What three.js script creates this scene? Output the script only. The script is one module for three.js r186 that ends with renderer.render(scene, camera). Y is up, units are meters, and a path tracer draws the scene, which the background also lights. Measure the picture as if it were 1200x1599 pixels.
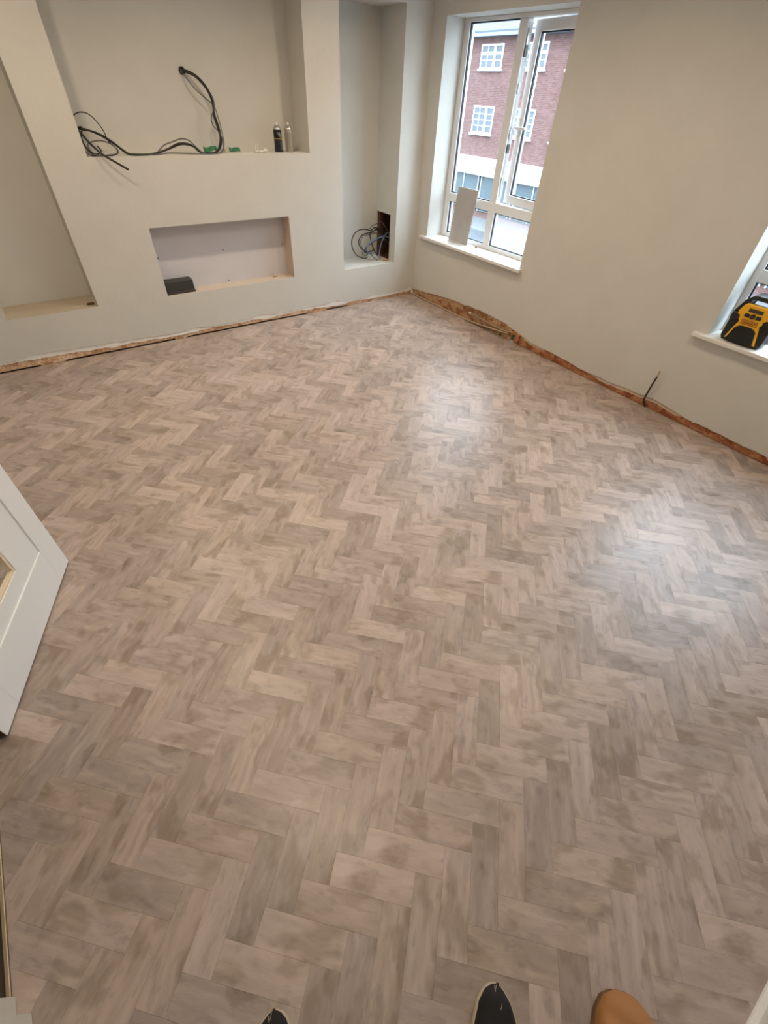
import * as THREE from 'three';
import { RoundedBoxGeometry } from 'three/addons/geometries/RoundedBoxGeometry.js';
import { mergeGeometries, toCreasedNormals } from 'three/addons/utils/BufferGeometryUtils.js';
import { Brush, Evaluator, SUBTRACTION, ADDITION } from 'three-bvh-csg';

// ---------------------------------------------------------------- camera, sky, lamps, exposure
const scene = new THREE.Scene();
const FOCAL = 683.9, CX = 600, CY = 799.5;              // pixels of the 1200 x 1599 photograph
const camera = new THREE.PerspectiveCamera(2 * Math.atan(CY / FOCAL) * 180 / Math.PI, 1200 / 1599, 0.03, 200);
camera.rotation.order = 'YXZ';
camera.position.set(-3.3557, 1.63, 4.1146);
camera.rotation.set(-0.7632, -0.6512, 0.0558);
camera.updateMatrixWorld(true);
const renderer = new THREE.WebGLRenderer({ antialias: true });
renderer.toneMapping = THREE.LinearToneMapping;
renderer.toneMappingExposure = 1.0;
renderer.shadowMap.enabled = true;

const SKY = 10.8;                                         // overcast daylight
const LAMP = 4.75;                                         // candela, warm ceiling downlights
const LAMP_COLOR = new THREE.Color().setRGB(1, 0.81, 0.58);
const LAMP_SPOTS = [[-3.12, 0.8], [-2.0, 0.8], [-0.9, 0.8], [-3.12, 2.15], [-1.0, 2.15], [-3.12, 3.35], [-1.1, 3.35]];
const CEILING = 2.42;
{
  // even overcast sky (brighter towards the zenith, as an overcast sky is)
  const w = 64, h = 32, d = new Float32Array(w * h * 4);
  for (let j = 0; j < h; j++) for (let i = 0; i < w; i++) {
    const el = Math.sin(((j + 0.5) / h - 0.5) * Math.PI), s = SKY * (el > 0 ? (1 + 1.2 * el) / 1.6 : 0.55);
    d.set([s * 0.8, s * 0.97, s * 1.13, 1], (j * w + i) * 4);
  }
  const t = new THREE.DataTexture(d, w, h, THREE.RGBAFormat, THREE.FloatType);
  t.mapping = THREE.EquirectangularReflectionMapping; t.magFilter = THREE.LinearFilter; t.minFilter = THREE.LinearFilter; t.needsUpdate = true;
  scene.background = t;
}

// ---------------------------------------------------------------- helpers
const V3 = (x, y, z) => new THREE.Vector3(x, y, z);
function ray(u, v) { return V3((u - CX) / FOCAL, -(v - CY) / FOCAL, -1).applyQuaternion(camera.quaternion); }
function hit(u, v, axis, value) { const d = ray(u, v), o = camera.position; return o.clone().addScaledVector(d, (value - o[axis]) / d[axis]); }
const onA = (u, v, z = 0) => hit(u, v, 'z', z);        // a point of the niche wall (or a plane parallel to it)
const onB = (u, v, x = 0) => hit(u, v, 'x', x);        // a point of the window wall
const onY = (u, v, y = 0) => hit(u, v, 'y', y);        // a point at a height

let seed = 12345;
const rnd = () => { seed = (seed * 1664525 + 1013904223) >>> 0; return seed / 4294967296; };
function hash(x, y, s) { let h = (x * 374761393 + y * 668265263 + s * 2147483647) | 0; h = Math.imul(h ^ (h >>> 13), 1274126177); return ((h ^ (h >>> 16)) >>> 0) / 4294967296; }
function noise(x, y, s = 0) {
  const xi = Math.floor(x), yi = Math.floor(y); let fx = x - xi, fy = y - yi;
  fx = fx * fx * (3 - 2 * fx); fy = fy * fy * (3 - 2 * fy);
  const a = hash(xi, yi, s), b = hash(xi + 1, yi, s), c = hash(xi, yi + 1, s), d = hash(xi + 1, yi + 1, s);
  return a + (b - a) * fx + (c - a) * fy + (a - b - c + d) * fx * fy;
}
function fbm(x, y, o = 4, s = 0) { let v = 0, a = 0.5, n = 0; for (let i = 0; i < o; i++) { v += a * noise(x, y, s + i * 17); n += a; a *= 0.5; x *= 2.03; y *= 2.03; } return v / n; }
const clamp = (x, a = 0, b = 1) => Math.min(b, Math.max(a, x));
const smooth = (a, b, x) => { const t = clamp((x - a) / (b - a)); return t * t * (3 - 2 * t); };
function texture(w, h, fn, srgb = true, repeat = true) {
  const d = new Uint8Array(w * h * 4);
  for (let j = 0; j < h; j++) for (let i = 0; i < w; i++) { const c = fn(i, j), k = (j * w + i) * 4; d[k] = clamp(c[0], 0, 255); d[k + 1] = clamp(c[1], 0, 255); d[k + 2] = clamp(c[2], 0, 255); d[k + 3] = 255; }
  const t = new THREE.DataTexture(d, w, h); t.magFilter = THREE.LinearFilter; t.minFilter = THREE.LinearMipmapLinearFilter; t.generateMipmaps = true;
  if (srgb) t.colorSpace = THREE.SRGBColorSpace;
  if (repeat) t.wrapS = t.wrapT = THREE.RepeatWrapping;
  t.needsUpdate = true; return t;
}
// noise that repeats after p cells
function pnoise(x, y, p, s) {
  const m = (a) => ((a % p) + p) % p, xi = Math.floor(x), yi = Math.floor(y); let fx = x - xi, fy = y - yi;
  fx = fx * fx * (3 - 2 * fx); fy = fy * fy * (3 - 2 * fy);
  const a = hash(m(xi), m(yi), s), b = hash(m(xi + 1), m(yi), s), c = hash(m(xi), m(yi + 1), s), d = hash(m(xi + 1), m(yi + 1), s);
  return a + (b - a) * fx + (c - a) * fy + (a - b - c + d) * fx * fy;
}
function pfbm(u, v, p, o, s) { let r = 0, a = 0.5, n = 0; for (let i = 0; i < o; i++) { r += a * pnoise(u * p, v * p, p, s + i * 7); n += a; a *= 0.55; p *= 2; } return r / n; }
const std = (o) => new THREE.MeshStandardMaterial({ roughness: 0.7, ...o });
const lin = (r, g, b) => new THREE.Color().setRGB(r, g, b);

const used = {};
function numbered(n) { used[n] = (used[n] ?? -1) + 1; return used[n] ? `${n}_${String(used[n]).padStart(3, '0')}` : n; }
function shade(o) { o.castShadow = true; o.receiveShadow = true; return o; }
function part(name, geo, mat, parent) {
  if (Array.isArray(geo)) geo = mergeGeometries(geo.map((g) => (g.index ? g.toNonIndexed() : g)));
  const m = shade(new THREE.Mesh(geo, mat)); m.name = name; parent.add(m); return m;
}
function tag(o, label, category, group) { o.userData.label = label; o.userData.category = category; if (group) o.userData.group = group; return o; }
function thing(name, label, category, pos = [0, 0, 0], group) { const g = new THREE.Group(); g.name = numbered(name); g.position.set(...pos); scene.add(g); return tag(g, label, category, group); }
function single(name, geo, mat, label, category, group) { const m = part(numbered(name), geo, mat, scene); return tag(m, label, category, group); }
function struct(name, geo, mat, label) { const m = part(name, geo, mat, scene); m.userData.kind = 'structure'; if (label) m.userData.label = label; return m; }
function bx(x0, x1, y0, y1, z0, z1, r = 0) {
  const w = x1 - x0, h = y1 - y0, d = z1 - z0;
  const g = r ? new RoundedBoxGeometry(w, h, d, 2, r) : new THREE.BoxGeometry(w, h, d);
  return g.translate((x0 + x1) / 2, (y0 + y1) / 2, (z0 + z1) / 2);
}
// texture coordinates in metres, by the way each face points
function uvMetres(geo, k = 1) {
  if (geo.index) geo = geo.toNonIndexed();
  const p = geo.attributes.position, uv = new Float32Array(p.count * 2), a = V3(), b = V3(), c = V3(), n = V3();
  for (let i = 0; i < p.count; i += 3) {
    a.fromBufferAttribute(p, i); b.fromBufferAttribute(p, i + 1); c.fromBufferAttribute(p, i + 2);
    n.copy(b).sub(a).cross(c.clone().sub(a)); const x = Math.abs(n.x), y = Math.abs(n.y), z = Math.abs(n.z);
    [a, b, c].forEach((q, j) => { const s = x >= y && x >= z ? [q.z, q.y] : y >= z ? [q.x, q.z] : [q.x, q.y]; uv[(i + j) * 2] = s[0] * k; uv[(i + j) * 2 + 1] = s[1] * k; });
  }
  geo.setAttribute('uv', new THREE.BufferAttribute(uv, 2)); return geo;
}
const B_BASIS = new THREE.Matrix4().makeBasis(V3(0, 0, 1), V3(0, 1, 0), V3(-1, 0, 0));   // shape (z, y) pushed out along -x
function tube(points, r, seg = 60, radial = 7, closed = false) { return new THREE.TubeGeometry(new THREE.CatmullRomCurve3(points, closed, 'centripetal'), seg, r, radial, closed); }
function poly(pts) { const s = new THREE.Shape(); pts.forEach(([x, y], i) => (i ? s.lineTo(x, y) : s.moveTo(x, y))); s.closePath(); return s; }
function rectPath(x0, x1, y0, y1) { const s = new THREE.Path(); s.moveTo(x0, y0); s.lineTo(x0, y1); s.lineTo(x1, y1); s.lineTo(x1, y0); s.closePath(); return s; }
function roundedRect(x0, x1, y0, y1, r) {
  const s = new THREE.Shape(); s.moveTo(x0 + r, y0); s.lineTo(x1 - r, y0); s.quadraticCurveTo(x1, y0, x1, y0 + r); s.lineTo(x1, y1 - r); s.quadraticCurveTo(x1, y1, x1 - r, y1);
  s.lineTo(x0 + r, y1); s.quadraticCurveTo(x0, y1, x0, y1 - r); s.lineTo(x0, y0 + r); s.quadraticCurveTo(x0, y0, x0 + r, y0); return s;
}
const ext = (shape, depth, bevel = 0, o = {}) => new THREE.ExtrudeGeometry(shape, bevel ? { depth: depth - 2 * bevel, bevelEnabled: true, bevelThickness: bevel, bevelSize: bevel, bevelOffset: -bevel, bevelSegments: 2, curveSegments: 10, ...o } : { depth, bevelEnabled: false, curveSegments: 10, ...o }).translate(0, 0, bevel);
const lathe = (pts, n = 28) => new THREE.LatheGeometry(pts.map(([x, y]) => new THREE.Vector2(x, y)), n);

// ---------------------------------------------------------------- materials
const plasterBump = texture(512, 512, (i, j) => { const v = 255 * (0.6 * pfbm(i / 512, j / 512, 6, 5, 3) + 0.4 * pfbm(i / 512, j / 512, 60, 2, 9)); return [v, v, v]; }, false);
const paintMap = texture(512, 512, (i, j) => { const v = 244 + 11 * pfbm(i / 512, j / 512, 4, 5, 21); return [v, v, v]; });
const M = {};
M.paint = std({ color: lin(0.65, 0.635, 0.59), map: paintMap, bumpMap: plasterBump, bumpScale: 0.0012, roughness: 0.82 });
M.ceiling = std({ color: lin(0.8, 0.79, 0.77), roughness: 0.9 });
M.filler = std({ color: lin(0.84, 0.82, 0.78), bumpMap: plasterBump, bumpScale: 0.003, roughness: 0.95 });
function rawTexture(a, b, c, s) {
  return texture(1024, 256, (i, j) => {
    const u = i / 1024, v = j / 256, n = fbm(u * 36, v * 44, 5, s), m = fbm(u * 14 + 9, v * 20, 4, s + 40), g = fbm(u * 200, v * 200, 2, s + 80);
    const t = smooth(0.36, 0.66, n), q = smooth(0.52, 0.66, m), k = 0.78 + 0.44 * g;
    return [0, 1, 2].map((e) => ((a[e] * (1 - t) + b[e] * t) * (1 - q) + c[e] * q) * k);
  });
}
M.rawA = std({ map: rawTexture([206, 166, 132], [222, 194, 166], [184, 138, 104], 5), bumpMap: plasterBump, bumpScale: 0.004, roughness: 0.95 });
M.rawB = std({ map: rawTexture([164, 104, 70], [184, 132, 96], [146, 84, 56], 6), bumpMap: plasterBump, bumpScale: 0.005, roughness: 0.95 });
M.rawC = std({ map: rawTexture([176, 136, 100], [190, 156, 122], [142, 98, 68], 8), bumpMap: plasterBump, bumpScale: 0.005, roughness: 0.95 });
M.upvc = std({ color: lin(0.78, 0.79, 0.8), roughness: 0.32 });
M.sill = std({ color: lin(0.8, 0.78, 0.74), map: paintMap, roughness: 0.4 });
M.gasket = std({ color: lin(0.012, 0.014, 0.02), roughness: 0.5 });
M.metal = std({ color: lin(0.6, 0.6, 0.6), metalness: 1, roughness: 0.3 });
M.darkMetal = std({ color: lin(0.12, 0.12, 0.11), metalness: 0.8, roughness: 0.45 });
M.glass = new THREE.MeshPhysicalMaterial({ color: lin(0.93, 0.97, 0.98), transmission: 1, thickness: 0, roughness: 0, ior: 1.5 });
// rain on the outside of the panes: short vertical runs that scatter the view
const rain = texture(512, 512, (i, j) => { const a = pfbm(i / 512, j / 512 * 0.08, 90, 2, 61), b = pfbm(i / 512, j / 512, 30, 3, 62); const v = 255 * clamp(0.02 + 0.5 * smooth(0.58, 0.75, a) * smooth(0.4, 0.6, b)); return [v, v, v]; }, false);
M.wetGlass = new THREE.MeshPhysicalMaterial({ color: lin(0.93, 0.97, 0.98), transmission: 1, thickness: 0, roughness: 0.16, roughnessMap: rain, ior: 1.5 });
M.frosted = new THREE.MeshPhysicalMaterial({ color: lin(0.9, 0.95, 0.97), transmission: 1, thickness: 0, roughness: 0.42, ior: 1.5 });
M.whiteDoor = std({ color: lin(0.86, 0.89, 0.9), roughness: 0.38 });
M.rawWood = std({ map: texture(256, 256, (i, j) => { const n = fbm(i / 256 * 3, j / 256 * 40, 4, 31); return [238 + 20 * (n - 0.5), 222 + 26 * (n - 0.5), 196 + 30 * (n - 0.5)]; }), roughness: 0.7 });
M.oldWood = std({ map: texture(256, 256, (i, j) => { const n = fbm(i / 256 * 3, j / 256 * 40, 4, 37); return [88 + 40 * (n - 0.5), 56 + 30 * (n - 0.5), 38 + 24 * (n - 0.5)]; }), roughness: 0.8 });
M.blackCable = std({ color: lin(0.016, 0.015, 0.014), roughness: 0.5 });
M.greyCable = std({ color: lin(0.13, 0.13, 0.13), roughness: 0.55 });
M.blueCable = std({ color: lin(0.09, 0.13, 0.2), roughness: 0.5 });
M.copper = std({ color: lin(0.62, 0.3, 0.17), metalness: 1, roughness: 0.4 });
M.whitePlastic = std({ color: lin(0.72, 0.71, 0.68), roughness: 0.4 });
M.black = std({ color: lin(0.012, 0.012, 0.013), roughness: 0.42 });
M.yellow = std({ color: lin(0.86, 0.45, 0.018), roughness: 0.36 });

// ---------------------------------------------------------------- floor: herringbone planks
const PW = 0.0791, PA = 0.8139, P0 = [-3.3899, 3.8703];        // plank width, turn and a corner of one plank
const ROOM = { x0: -4.072, x1: -0.004, z0: -0.003, z1: 4.752 };
const cosA = Math.cos(PA), sinA = Math.sin(PA);
const latticeToWorld = (a, b) => [P0[0] + PW * (a * cosA - b * sinA), P0[1] + PW * (a * sinA + b * cosA)];
const floor = struct('floor', uvMetres(bx(-4.2, 0.3, -0.2, -0.014, -0.5, 4.9)), std({ color: lin(0.26, 0.22, 0.19), roughness: 0.9 }), 'greige wood-effect herringbone floor');
{
  // 64 printed boards in one sheet: 4 columns of 16, long side across
  const CW = 512, CH = 128;
  const tone = []; for (let k = 0; k < 64; k++) tone.push([(rnd() - 0.5), rnd(), rnd(), rnd() * 100]);
  const sheet = texture(2048, 2048, (i, j) => {
    const k = Math.floor(j / CH) * 4 + Math.floor(i / CW), u = (i % CW) / CW * 3, v = (j % CH) / CH, s = k * 5 + 3;
    const [t, w, k2, o] = tone[k];
    const wob = (noise(u * 1.3 + o, v * 1.2, s + 1) - 0.5) * 0.22;
    const streak = fbm(u * 0.8 + o, (v + wob) * 6, 3, s);                   // long grain
    const fine = noise(u * 9 + o, (v + wob * 0.5) * 60, s + 2);             // fine fibres
    const blot = fbm(u * 1.0 + o, (v + wob * 0.6) * 1.5, 3, s + 3);         // broad soft smudges
    const dark = smooth(0.5, 0.74, blot), dash = smooth(0.6, 0.78, fbm(u * 2.1 + o, (v + wob * 0.5) * 5, 3, s + 4));
    const pale = smooth(0.5, 0.78, fbm(u * 0.9 + o + 50, (v + wob) * 3, 3, s + 5));
    const L = 1.03 + 0.17 * t + 0.16 * (streak - 0.5) + 0.04 * (fine - 0.5) - 0.13 * dark - 0.07 * dash + 0.05 * pale;
    const warm = (w - 0.5) * 4 + 5 * (dark * 0.8 - pale * 0.4);
    return [167 * L + warm * 0.5, 152 * L, 144 * L - warm];
  }, true, false);
  const rough = texture(256, 256, (i, j) => { const v = 128 + 36 * pfbm(i / 256, j / 256, 8, 4, 91); return [v, v, v]; }, false);
  M.plank = std({ map: sheet, roughness: 0.64, roughnessMap: rough, bumpMap: null });
  const GAP = 0.00012, CHA = 0.00025, TH = 0.0135;
  // one board from its outline (board coordinates: along 0..3, across 0..1), printed with board k
  function board(outline, k) {
    const pos = [], uv = [], n = outline.length;
    let cx = 0, cy = 0; outline.forEach((q) => { cx += q[0] / n; cy += q[1] / n; });
    const inset = (d) => outline.map((q, i) => {                              // move every side inwards by d metres
      const p = outline[(i + n - 1) % n], r = outline[(i + 1) % n], nrm = (s, e) => { const x = e[0] - s[0], y = e[1] - s[1], l = Math.hypot(x, y) || 1; return [-y / l, x / l]; };
      const a = nrm(p, q), b = nrm(q, r), m = [a[0] + b[0], a[1] + b[1]], k3 = 2 / Math.max(0.4, m[0] * m[0] + m[1] * m[1]);
      return [q[0] + m[0] * k3 * d / PW / 1, q[1] + m[1] * k3 * d / PW];
    });
    const o = inset(GAP), t = inset(GAP + CHA);
    const c = k % 4, r = Math.floor(k / 4);
    const put = (q, y) => { pos.push(q[0] * PW, y, q[1] * PW); uv.push((c + 0.012 + 0.976 * clamp(q[0] / 3)) / 4, (r + 0.03 + 0.94 * clamp(q[1])) / 16); };
    for (let i = 1; i < n - 1; i++) { put(t[0], 0); put(t[i + 1], 0); put(t[i], 0); }
    for (let i = 0; i < n; i++) {
      const j = (i + 1) % n;
      put(t[i], 0); put(t[j], 0); put(o[j], -CHA); put(t[i], 0); put(o[j], -CHA); put(o[i], -CHA);
      put(o[i], -CHA); put(o[j], -CHA); put(o[j], -TH); put(o[i], -CHA); put(o[j], -TH); put(o[i], -TH);
    }
    const g = new THREE.BufferGeometry();
    g.setAttribute('position', new THREE.Float32BufferAttribute(pos, 3)); g.setAttribute('uv', new THREE.Float32BufferAttribute(uv, 2)); g.computeVertexNormals(); return g;
  }
  const FULL = [[0, 0], [3, 0], [3, 1], [0, 1]], shared = {};
  const list = [];
  for (let k = -16; k <= 16; k++) for (let n = -60; n <= 60; n++) for (const type of [0, 1]) {
    // type 0 lies along a, type 1 along b
    const a0 = n + 3 * k + (type ? 3 : 0), b0 = -n + 3 * k;
    const [ox, oz] = type ? latticeToWorld(a0 + 1, b0) : latticeToWorld(a0, b0);
    const turn = PA + (type ? Math.PI / 2 : 0), c = Math.cos(turn), s = Math.sin(turn);
    const toW = ([u, v]) => [ox + PW * (u * c - v * s), oz + PW * (u * s + v * c)];
    // cut the board where it meets the walls
    let pts = FULL.map((q) => q.slice()); let cut = false;
    for (const [ax, sign, lim] of [[0, 1, ROOM.x0], [0, -1, -ROOM.x1], [1, 1, ROOM.z0], [1, -1, -ROOM.z1]]) {
      const f = (q) => sign * toW(q)[ax] - lim, out = [];
      pts.forEach((q, i) => { const r = pts[(i + 1) % pts.length], fq = f(q), fr = f(r); if (fq >= 0) out.push(q); if (fq * fr < 0) { const t = fq / (fq - fr); out.push([q[0] + t * (r[0] - q[0]), q[1] + t * (r[1] - q[1])]); } if (fq < 0) cut = true; });
      pts = out; if (pts.length < 3) break;
    }
    if (pts.length >= 3 && Math.max(...pts.map((q) => toW(q)[1])) < 1.5) {      // the floor stops short of the wall below the pipes
      const f = (q) => { const [x, z] = toW(q); return -x - 0.004 - 0.024 * (z - 0.4) / 1.07; }, out = [];
      pts.forEach((q, i) => { const r = pts[(i + 1) % pts.length], fq = f(q), fr = f(r); if (fq >= 0) out.push(q); if (fq * fr < 0) { const t = fq / (fq - fr); out.push([q[0] + t * (r[0] - q[0]), q[1] + t * (r[1] - q[1])]); } if (fq < 0) cut = true; });
      pts = out;
    }
    if (pts.length < 3) continue;
    let area = 0; pts.forEach((q, i) => { const r = pts[(i + 1) % pts.length]; area += q[0] * r[1] - r[0] * q[1]; });
    if (area < 0.06) continue;
    // how large it shows
    const cen = toW([pts.reduce((s2, q) => s2 + q[0], 0) / pts.length, pts.reduce((s2, q) => s2 + q[1], 0) / pts.length]);
    const e = V3(cen[0], 0, cen[1]).sub(camera.position), depth = e.clone().applyQuaternion(camera.quaternion.clone().invert()), seen = depth.z < 0 && Math.abs(depth.x / depth.z) < CX / FOCAL * 1.02 && Math.abs(depth.y / depth.z) < CY / FOCAL * 1.02;
    list.push({ ox, oz, turn, pts, cut, k: Math.floor(hash(a0, b0, type + 5) * 64), rank: seen ? area * 1.63 / Math.pow(-depth.z, 3) : 0 });
  }
  list.sort((p, q) => q.rank - p.rank);
  const rest = [];
  list.forEach((b, i) => {
    if (i < 300) {
      const g = b.cut ? board(b.pts, b.k) : (shared[b.k] ??= board(FULL, b.k));
      const m = part(i ? `plank_${String(i).padStart(3, '0')}` : 'plank', g, M.plank, floor);
      m.position.set(b.ox, 0, b.oz); m.rotation.y = -b.turn;
    } else rest.push(board(b.pts, b.k).rotateY(-b.turn).translate(b.ox, 0, b.oz));
  });
  const r = part('far_planks', mergeGeometries(rest), M.plank, floor); r.userData.kind = 'stuff';
}

// ---------------------------------------------------------------- niche wall (z = 0)
const TVN = { x0: -2.82, x1: -1.187, y0: 1.247, y1: 2.34, d: 0.26 };
const FIRE = { x0: -2.57, x1: -1.424, y0: 0.346, y1: 0.828, d: 0.137 };
const LEFTN = { x0: -3.68, x1: -3.086, y0: 0.353, y1: 2.3, d: 0.3 };
const RIGHTN = { x0: -0.885, x1: -0.273, y0: 0.344, y1: 2.135, d: 0.35 };
const HATCH = { y0: 0.344, y1: 0.749, z0: -0.342, z1: -0.098 };
const SKIN = 0.014;
function edgeLine(pts, x, amp, s) {                       // ragged height of a plaster edge at x
  let y = pts[pts.length - 1][1];
  for (let i = 0; i < pts.length - 1; i++) if (x >= pts[i][0] && x <= pts[i + 1][0]) { const t = (x - pts[i][0]) / (pts[i + 1][0] - pts[i][0]); y = pts[i][1] * (1 - t) + pts[i + 1][1] * t; break; }
  if (x < pts[0][0]) y = pts[0][1];
  return Math.max(0.008, y + amp * (fbm(x * 22, 0.5, 3, s) - 0.5) * 2 + amp * 0.6 * (noise(x * 90, 0.3, s + 9) - 0.5));
}
function skinShape(x0, x1, y1, edge, step = 0.012) {
  const pts = []; const n = Math.round((x1 - x0) / step);
  for (let i = 0; i <= n; i++) { const x = x0 + (x1 - x0) * i / n; pts.push([x, edge(x)]); }
  pts.push([x1, y1], [x0, y1]); return poly(pts);
}
const wallBack = (() => {
  const ev = new Evaluator(); ev.useGroups = false; ev.attributes = ['position', 'normal', 'uv'];
  const brush = (g) => { const b = new Brush(g); b.updateMatrixWorld(); return b; };
  let core = brush(bx(-4.2, 0.3, 0.012, CEILING + 0.1, -0.5, -SKIN));
  for (const n of [TVN, FIRE, LEFTN, RIGHTN]) core = ev.evaluate(core, brush(bx(n.x0, n.x1, n.y0, n.y1, -n.d, 0.1)), SUBTRACTION);
  core = ev.evaluate(core, brush(bx(RIGHTN.x1 - 0.05, -0.03, HATCH.y0 + 0.0005, HATCH.y1, HATCH.z0, HATCH.z1)), SUBTRACTION);
  return struct('wall_back', uvMetres(core.geometry), M.paint, 'cream plastered wall with display niches');
})();
const A_EDGE = [[-4.2, 0.06], [-3.85, 0.066], [-3.4, 0.058], [-3.1, 0.048], [-2.98, 0.062], [-2.7, 0.05], [-2.3, 0.045], [-1.9, 0.046], [-1.5, 0.045], [-1.3, 0.056], [-1.0, 0.044], [-0.6, 0.042], [0, 0.048]];
{
  const s = skinShape(-4.2, 0.0, CEILING + 0.05, (x) => edgeLine(A_EDGE, x, 0.007, 3) + 0.008 + 0.022 * smooth(0.48, 0.7, fbm(x * 5, 0.2, 3, 41)));
  for (const n of [TVN, FIRE, LEFTN, RIGHTN]) s.holes.push(rectPath(n.x0, n.x1, n.y0, n.y1));
  part('painted_skim', uvMetres(ext(s, SKIN).translate(0, 0, -SKIN)), M.paint, wallBack);
  // white filler showing below the paint, then the bare strip where the skirting was
  const f = skinShape(-4.2, 0.0, 0.12, (x) => edgeLine(A_EDGE, x, 0.009, 13) - 0.006 - 0.012 * smooth(0.5, 0.62, noise(x * 4, 0.1, 77)));
  part('filler_edge', uvMetres(ext(f, SKIN - 0.005).translate(0, 0, -SKIN)), M.filler, wallBack);
  const g = new THREE.PlaneGeometry(4.2, 0.116, 320, 8).translate(-2.1, 0.051, 0), p = g.attributes.position;
  const open = [[-4.05, -3.62], [-3.45, -2.6], [-2.5, -1.32], [-1.1, -0.85]];          // where the strip stops short of the floor
  for (let i = 0; i < p.count; i++) { const x = p.getX(i); if (p.getY(i) < 0 && open.some(([a, b]) => x > a && x < b)) p.setY(i, 0.0115); }
  for (let i = 0; i < p.count; i++) p.setZ(i, -0.0115 + 0.006 * (fbm(p.getX(i) * 26, p.getY(i) * 30, 3, 55) - 0.5));
  g.computeVertexNormals(); part('bare_strip', uvMetres(g, 1), M.rawA, wallBack).userData.label = 'bare tan plaster strip where the skirting was';
  part('wall_foot', bx(-4.2, 0.3, -0.014, 0.012, -0.5, -0.07), M.filler, wallBack);
}
{
  // recess lined with bare plasterboard
  const board = std({ color: lin(0.66, 0.63, 0.65), map: paintMap, roughness: 0.9 }), n = FIRE;
  const recess = part('recess_board', uvMetres(bx(n.x0, n.x1, n.y0, n.y1, -n.d, -n.d + 0.004)), board, wallBack);
  recess.userData.label = 'bare grey plasterboard at the back of the low recess';
  const tan = std({ color: lin(0.6, 0.48, 0.38), map: paintMap, roughness: 0.9 });
  part('recess_cheek', uvMetres(bx(n.x1 - 0.003, n.x1, n.y0, n.y1, -n.d + 0.004, -0.004)), tan, wallBack);
  part('recess_base', uvMetres(bx(n.x0, n.x1 - 0.003, n.y0, n.y0 + 0.003, -n.d + 0.004, -0.004)), std({ color: lin(0.62, 0.53, 0.45), map: paintMap, roughness: 0.95 }), wallBack);
  for (const [u, v] of [[348.5, 390], [441, 381], [246.5, 403.5], [357.5, 437.5]]) { const q = onA(u, v, -n.d + 0.004); part('screw', new THREE.CylinderGeometry(0.006, 0.006, 0.003, 12).rotateX(Math.PI / 2).translate(q.x, q.y, q.z + 0.001), M.darkMetal, recess); }
  for (const [u, v, r] of [[428, 428, 0.016], [432, 430, 0.012], [447, 424, 0.008]]) { const q = onA(u, v, -0.1); part('plaster_crumb', new THREE.IcosahedronGeometry(r, 1).scale(1, 0.7, 0.8).translate(q.x, n.y0 + 0.003 + r * 0.6, -0.1), tan, wallBack); }
  // sill of the left niche: bare skim
  part('niche_base', uvMetres(bx(LEFTN.x0, LEFTN.x1, LEFTN.y0, LEFTN.y0 + 0.003, -LEFTN.d, -0.003)), std({ color: lin(0.5, 0.43, 0.33), map: paintMap, roughness: 0.9 }), wallBack).userData.label = 'bare tan base of the tall niche';
  // inside of the cable hatch: studs and dark board
  const h = HATCH, hx = RIGHTN.x1;
  part('hatch_back', uvMetres(bx(-0.034, -0.03, h.y0, h.y1, h.z0, h.z1), 3), M.oldWood, wallBack);
  part('hatch_stud', uvMetres(bx(hx + 0.016, hx + 0.06, h.y0, h.y1, h.z0, h.z0 + 0.05), 3), M.oldWood, wallBack);
  part('hatch_side', uvMetres(bx(hx + 0.014, -0.034, h.y0, h.y1 - 0.004, h.z0, h.z0 + 0.003), 3), M.oldWood, wallBack);
  part('hatch_side', uvMetres(bx(hx + 0.014, -0.034, h.y0, h.y1 - 0.004, h.z1 - 0.003, h.z1), 3), M.oldWood, wallBack);
  part('hatch_base', uvMetres(bx(hx + 0.014, -0.034, h.y0, h.y0 + 0.003, h.z0 + 0.003, h.z1 - 0.003), 3), M.oldWood, wallBack);
  part('hatch_lining', uvMetres(bx(hx + 0.014, -0.03, h.y1 - 0.004, h.y1, h.z0, h.z1), 3), M.oldWood, wallBack);
}

// ---------------------------------------------------------------- window wall (x = 0)
const WIN = { y0: 0.593, y1: 2.085, z: [[0.17, 1.425], [3.032, 4.287]] }, REVEAL = 0.19;
const POCKET = (() => { const z = onB(806, 531, 0.004).z; return [z - 0.07, z + 0.012, 0.004, 0.115]; })();   // broken-out hole by the pipes
const wallRight = (() => {
  const s = poly([[-0.5, -0.2], [4.9, -0.2], [4.9, CEILING + 0.1], [-0.5, CEILING + 0.1]]);
  for (const [a, b] of WIN.z) s.holes.push(rectPath(a, b, WIN.y0 - 0.025, WIN.y1));
  s.holes.push(rectPath(...POCKET));
  return struct('wall_right', uvMetres(ext(s, 0.28).applyMatrix4(B_BASIS).translate(SKIN + 0.28, 0, 0)), M.paint, 'cream plastered wall with two windows');
})();
const B_EDGE = [[0, 0.055], [0.14, 0.068], [0.53, 0.112], [0.76, 0.128], [0.86, 0.12], [0.9, 0.14], [1.2, 0.138], [1.4, 0.13], [1.53, 0.104], [1.6, 0.092], [1.73, 0.07], [1.97, 0.066], [2.09, 0.06], [2.3, 0.046], [2.54, 0.05], [2.7, 0.062], [2.83, 0.066], [2.9, 0.075], [3.02, 0.066], [3.19, 0.05], [3.34, 0.052], [3.55, 0.048], [3.72, 0.048], [4.8, 0.05]];
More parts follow.
